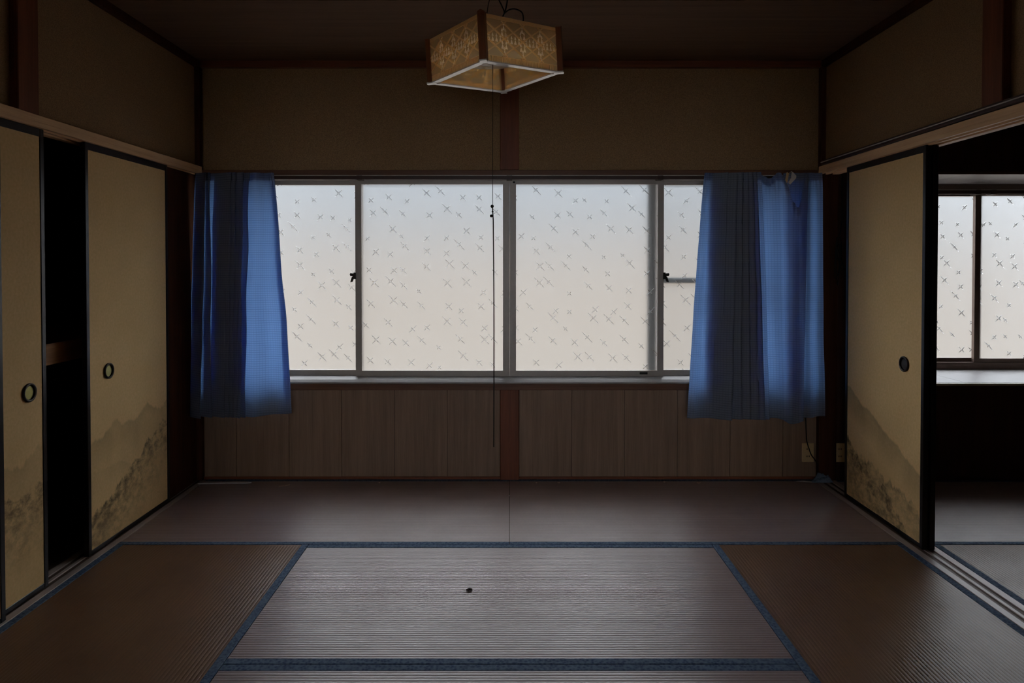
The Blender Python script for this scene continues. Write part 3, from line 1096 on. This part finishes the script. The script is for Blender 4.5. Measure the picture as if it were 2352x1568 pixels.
W2 = A - .020            # half width of a panel between the posts
for k in range(4):
    yo = A - .008        # outer face of the panel (before turning)
    # white bottom rim
    m = MB()
    m.prism([(-A + .022, yo + .004), (A - .022, yo + .004), (A - .040, yo - .020), (-A + .040, yo - .020)], 'z', .0, .0042)
    side_rot(m, k).build('bottom_rim', M['lamp_white'], lamp)
    # plate
    m = MB().box(-W2, W2, yo - .0030, yo, .0045, HL)
    pl = side_rot(m, k).build('side_panel', M['acrylic'], lamp)
    # ribbed band at the foot, plain band at the head
    m = MB()
    n = 46
    for i in range(n):
        x = -W2 + (i + .5) * 2 * W2 / n
        m.box(x - W2 / n * .62, x + W2 / n * .62, yo, yo + .0026, .0050, .0225)
    m.box(-W2, W2, yo, yo + .0012, .0225, .0245)
    side_rot(m, k).build('ribbed_band', M['acrylic_band'], pl)
    m = MB().box(-W2, W2, yo - .001, yo + .0030, HL - .011, HL + .001)
    side_rot(m, k).build('top_band', M['acrylic_band'], pl)
    # moulded lattice of crossing diagonals
    m = MB()
    z0, z1 = .0255, HL - .0125
    sl = .66
    step = .080
    for sg in (-1, 1):
        for i in range(-6, 7):
            xc = i * step
            # line z - zm = sg*sl*(x - xc)
            zm = (z0 + z1) / 2
            xa, xb_ = xc - (z1 - z0) / 2 / sl, xc + (z1 - z0) / 2 / sl
            xa, xb_ = max(xa, -W2 + .002), min(xb_, W2 - .002)
            if xb_ - xa < .01:
                continue
            za, zb = zm + sg * sl * (xa - xc), zm + sg * sl * (xb_ - xc)
            hw = .0024
            nx, nz = -sg * sl, 1
            ln = math.hypot(nx, nz)
            nx, nz = nx / ln * hw, nz / ln * hw
            m.prism([(xa - nx, za - nz), (xb_ - nx, zb - nz), (xb_ + nx, zb + nz), (xa + nx, za + nz)], 'y', yo, yo + .0035)
    side_rot(m, k).build('lattice', M['acrylic_band'], pl)
    # pressed spindle facets between the diagonals
    m = MB()
    dx, dz = .0160, .0290
    for iz in range(-3, 4):
        for ix in range(-11, 12):
            x = (ix + (.5 if iz % 2 else 0)) * dx
            z = (z0 + z1) / 2 + iz * dz * .72
            hx, hz, hy = .0056, .0115, .0085
            if abs(x) + hx > W2 - .003 or z - hz < z0 or z + hz > z1:
                continue
            dl = min(abs((z - (z0 + z1) / 2) - sg * sl * (x - q * step)) for sg in (-1, 1) for q in range(-6, 7))
            if dl < .0105:
                continue
            for zc, kx, kz in ((z - .004, 1.0, .72), (z + .010, .62, .50)):
                n = len(m.v)
                m.v += [(x, yo + .0002, zc + hz * kz), (x - hx * kx, yo + .0002, zc - hz * kz), (x + hx * kx, yo + .0002, zc - hz * kz),
                        (x, yo + hy * kz, zc - hz * kz)]
                m.f += [(n, n + 1, n + 3), (n, n + 3, n + 2), (n + 1, n + 2, n + 3), (n, n + 2, n + 1)]
    side_rot(m, k).build('pressed_facets', M['facet'], pl)['kind'] = 'stuff'
# round white reflector with hub
m = MB().lathe([(.0001, .088), (.055, .086), (.104, .076), (.120, .066), (.1185, .064), (.100, .072), (.05, .080), (.0001, .081)], (0, 0, 0), 'z', 48)
m.build('reflector', M['lamp_white'], lamp, smooth=True)
m = MB().lathe([(.0001, .175), (.018, .173), (.022, .150), (.030, .110), (.030, .089), (.0001, .0885)], (0, 0, 0), 'z', 24)
m.build('lamp_hub', M['lamp_wood'], lamp, smooth=True)
top = lamp.location + LR @ Vector((0, 0, .172))
inv = LR.inverted()


def lampc(pts):
    return [tuple(inv @ (Vector(p) - lamp.location)) for p in pts]


hx, hy, hz = top
YL = 2.48
P0 = (px(1158, YL), YL, pz(35, YL))


def lp(x, y, dy=0.0):
    return (px(x, YL), YL + dy, pz(y, YL))


def cordpart(name, pts, rad):
    MB().tube(lampc(catmull(pts, 4)), rad, 8).build(name, M['cord'], lamp, smooth=True)


cordpart('suspension_cord', [(hx, hy, hz - .01), (hx + .02, hy, hz + .03), P0, lp(1152, 16), lp(1144, -2), lp(1136, -45), lp(1140, -96)], .0026)
cordpart('suspension_cord', [(hx + .004, hy, hz - .01), (hx + .026, hy, hz + .03), P0, lp(1163, 18), lp(1165, -2), lp(1160, -50), lp(1148, -96)], .0026)
cordpart('power_cord', [P0, lp(1168, 27), lp(1180, 22, .01), lp(1192, 23, .02), lp(1200, 30, .02), lp(1202, 46, .02), lp(1196, 66, .01)], .0026)
cordpart('hanger_wire', [(hx - .040, hy, hz - .060), lp(1118, 40), lp(1122, 14), lp(1130, -20), lp(1138, -96)], .0014)
m = MB().lathe([(.0001, -.020), (.030, -.018), (.038, -.006), (.038, -.0005), (.0001, -.0005)], (hx - .018, hy, CEIL), 'z', 24)
m.v = lampc(m.v)
m.build('ceiling_rose', M['cream'], lamp, smooth=True)
# pull cord
Yp = 2.48
cx0 = px(1132, Yp)
zk = pz(487, Yp)
m = MB().tube(lampc([(cx0, Yp, 1.985), (cx0, Yp, 1.8), (px(1131.5, Yp), Yp, zk + .02)]), .0010, 6)
pc = m.build('pull_cord', M['string'], lamp, smooth=True)
pts = [(px(1131, Yp), Yp, zk + .022), (px(1132.5, Yp), Yp, zk - .02)]
for i in range(12):
    t = i / 11
    pts.append((px(1133 + 1.6 * math.sin(t * 4) * .5 + t * 1.5, Yp), Yp, zk - .03 + (pz(1028, Yp) - zk + .03) * t))
MB().tube(lampc(pts), .0021, 6).build('lower_cord', M['string'], pc, smooth=True)
for (xx, yy, r) in ((1130.5, 474, .0062), (1128.5, 496, .0055), (1131.5, 486, .0035)):
    m = MB().lathe([(r * math.sin(a * math.pi / 6) + .0001, -r * math.cos(a * math.pi / 6)) for a in range(7)], (px(xx, Yp), Yp, pz(yy, Yp)), 'z', 10)
    m.v = lampc(m.v)
    m.build('cord_knot', M['string'], pc, smooth=True)


# ------------------------------------------------------------------ wall sockets and cords
def socket(x0, x1, y, z0, z1, label):
    r = empty('wall_socket', ((x0 + x1) / 2, y, z0))
    tag(r, label, 'wall socket', None, 'wall sockets')
    part(bx(x0, x1, y - .007, y, z0, z1), 'cover_plate', M['cream'], r, bevel=.002)
    for zc in (z0 + (z1 - z0) * .31, z0 + (z1 - z0) * .69):
        o = part(bx((x0 + x1) / 2 - .013, (x0 + x1) / 2 + .013, y - .0082, y - .006, zc - .009, zc + .009), 'outlet_face', M['cream'], r)
        for d in (-.006, .006):
            q = bx((x0 + x1) / 2 + d - .0022, (x0 + x1) / 2 + d + .0022, y - .0086, y - .0080, zc - .004, zc + .005).build('slot', M['rubber'])
            q.parent = o
    return r


socket(px(1845, 3.82), px(1872, 3.82), YP - .001, pz(1063, 3.82), pz(1019, 3.82), 'cream double wall socket below the drooping curtain, crossed by a black cord')
socket(px(1918, 3.80), px(1946, 3.80), YB + .004, pz(1063, 3.80), pz(1019, 3.80), 'cream wall socket in the gap beside the stacked sliding doors')

Yw = YP - .016
pts = [(px(1850, Yw), Yw, pz(880, Yw)), (px(1853, Yw), Yw, pz(960, Yw)), (px(1855, Yw), Yw, pz(1005, Yw)), (px(1858, Yw), Yw, pz(1022, Yw)),
       (px(1866, Yw), Yw, pz(1045, Yw)), (px(1876, Yw), Yw - .005, pz(1060, Yw)), (px(1886, Yw), Yw - .01, .055), (px(1897, Yw), Yw - .02, .020), (px(1905, 3.78), 3.775, .005)]
tag(MB().tube(catmull(pts, 5), .0030, 8).build('power_cable', M['cord'], smooth=True),
    'black cable hanging from behind the drooping curtain to the floor', 'cable')

# bundled cord hanging in the gap, from the next room's side
r = empty('coiled_cord', (1.865, 3.765, 1.10))
tag(r, 'black cord bundle dangling in the gap beside the stacked sliding doors', 'cord')
Yg = 3.77
pts = [(px(1932, Yg), Yg, 1.728), (px(1932.5, Yg), Yg, 1.60), (px(1933, Yg), Yg, 1.48), (px(1929, Yg), Yg, 1.40), (px(1924, Yg), Yg, 1.385)]
part(MB().tube(catmull(pts, 5), .0028, 8), 'hanging_length', M['cord'], r, smooth=True)
for (xa, ya, xb_, yb, w) in ((1924, 545, 1921, 640, 5), (1927, 545, 1931, 610, 5), (1926, 560, 1924, 655, 4), (1922, 570, 1936, 620, 4)):
    loop = []
    for i in range(21):
        a = 2 * math.pi * i / 20
        t = (1 - math.cos(a)) / 2
        x = xa + (xb_ - xa) * t + w * math.sin(a)
        y = ya + (yb - ya) * t
        loop.append((px(x, Yg), Yg + .006 * math.sin(a * 2 + xa), pz(y, Yg)))
    part(MB().tube(loop, .0024, 7, False), 'loop', M['cord'], r, smooth=True)

# ------------------------------------------------------------------ litter on the mats
rnd = random.Random(3)


def crumple(name, label, cat, cx, cy, sx, sy, hgt, mat, seed, n=14, group=None):
    """thin crumpled sheet lying on the mat"""
    m = MB()
    for j in range(n + 1):
        for i in range(n + 1):
            u, v = i / n * 2 - 1, j / n * 2 - 1
            nz = mnoise.noise(Vector((u * 1.7 + seed, v * 1.7, seed))) * .6 + mnoise.noise(Vector((u * 4 + seed, v * 4, seed + 2))) * .4
            k = 1 + .25 * mnoise.noise(Vector((math.atan2(v, u) * 1.3, seed, 0)))
            q = max(abs(u), abs(v))
            rr = math.hypot(u, v)
            sc_ = q / rr if rr > 1e-6 else 1
            m.v.append((cx + u * sc_ * sx * k, cy + v * sc_ * sy * k, .0035 + max(0, (.55 + nz) * hgt * (1 - q * q))))
    w = n + 1
    for j in range(n):
        for i in range(n):
            a = j * w + i
            m.f.append((a, a + 1, a + w + 1, a + w))
    o = m.build(name, mat, smooth=True)
    sd = o.modifiers.new('thickness', 'SOLIDIFY')
    sd.thickness = .0015
    return tag(o, label, cat, None, group)


crumple('cloth_scrap', 'crumpled blue-grey cloth on the floor under the wall socket', 'cloth', px(1892, 3.765), 3.765, .062, .024, .055, M['cloth_scrap'], 2.2)
o = MB().prism([(px(1834, 3.76), 3.770), (px(1880, 3.75), 3.752), (px(1884, 3.75), 3.760), (px(1850, 3.76), 3.780)], 'z', .002, .0045).build('paper_strip', M['pale'])
tag(o, 'thin pale strip lying beside the crumpled blue-grey cloth', 'strip')
o = MB().prism([(px(452, 3.73), 3.722), (px(560, 3.73), 3.732), (px(573, 3.73), 3.742), (px(566, 3.73), 3.752), (px(452, 3.73), 3.742)], 'z', .002, .008).build('wooden_strip', M['pale'], bevel=.001)
tag(o, 'long pale strip lying under the bunched curtain by the closet', 'strip')
o = MB().prism([(px(640, 3.70), 3.685), (px(652, 3.70), 3.690), (px(662, 3.70), 3.712), (px(656, 3.70), 3.708), (px(646, 3.70), 3.697)], 'z', .002, .006).build('wood_splinter', M['scrap'])
tag(o, 'small pale splinter on the mat near the long pale strip', 'splinter')
for i, (x, y, w, lb) in enumerate(((870, 1112, 5, 'tiny paper scrap on the floor below the second wainscot board from the bunched curtain'),
                                   (1232, 1112, 4, 'tiny paper scrap on the floor just beside the centre post'),
                                   (1284, 1112, 5, 'tiny paper scrap at the wall between the centre post and the first groove'),
                                   (1527, 1110, 6, 'small paper scrap at the wall left of the drooping curtain'),
                                   (1607, 1112, 8, 'largest torn paper scrap, below the edge of the drooping curtain'),
                                   (1170, 1143, 4, 'tiny white scrap on the seam between the two back mats'))):
    Y = 1546 * H / (y - 607)
    X = px(x, Y)
    s = w * Y / F / 1.6
    a = rnd.random() * 3
    poly = []
    for k in range(6):
        t = k * math.pi / 3 + a
        rr = s * rnd.uniform(.5, 1.1)
        poly.append((X + rr * math.cos(t), Y + rr * .9 * math.sin(t)))
    m = MB().prism(poly, 'z', .002, .0055)
    tag(m.build('paper_scrap', M['scrap'] if i < 5 else M['pale']), lb, 'paper scrap', None, 'paper scraps on the mats')
Y = 1546 * H / (1362 - 607)
X = px(1077, Y)
m = MB().lathe([(.0001, .0), (.008, .001), (.010, .003), (.006, .007), (.0001, .008)], (X, Y, .001), 'z', 10)
m.v = [(X + (x - X) * 1.2 + (y - Y) * .5, Y + (y - Y) * .9, z) for x, y, z in m.v]
tag(m.build('dead_insect', M['crumb'], smooth=True), 'small dark speck lying on the central pale mat', 'speck')
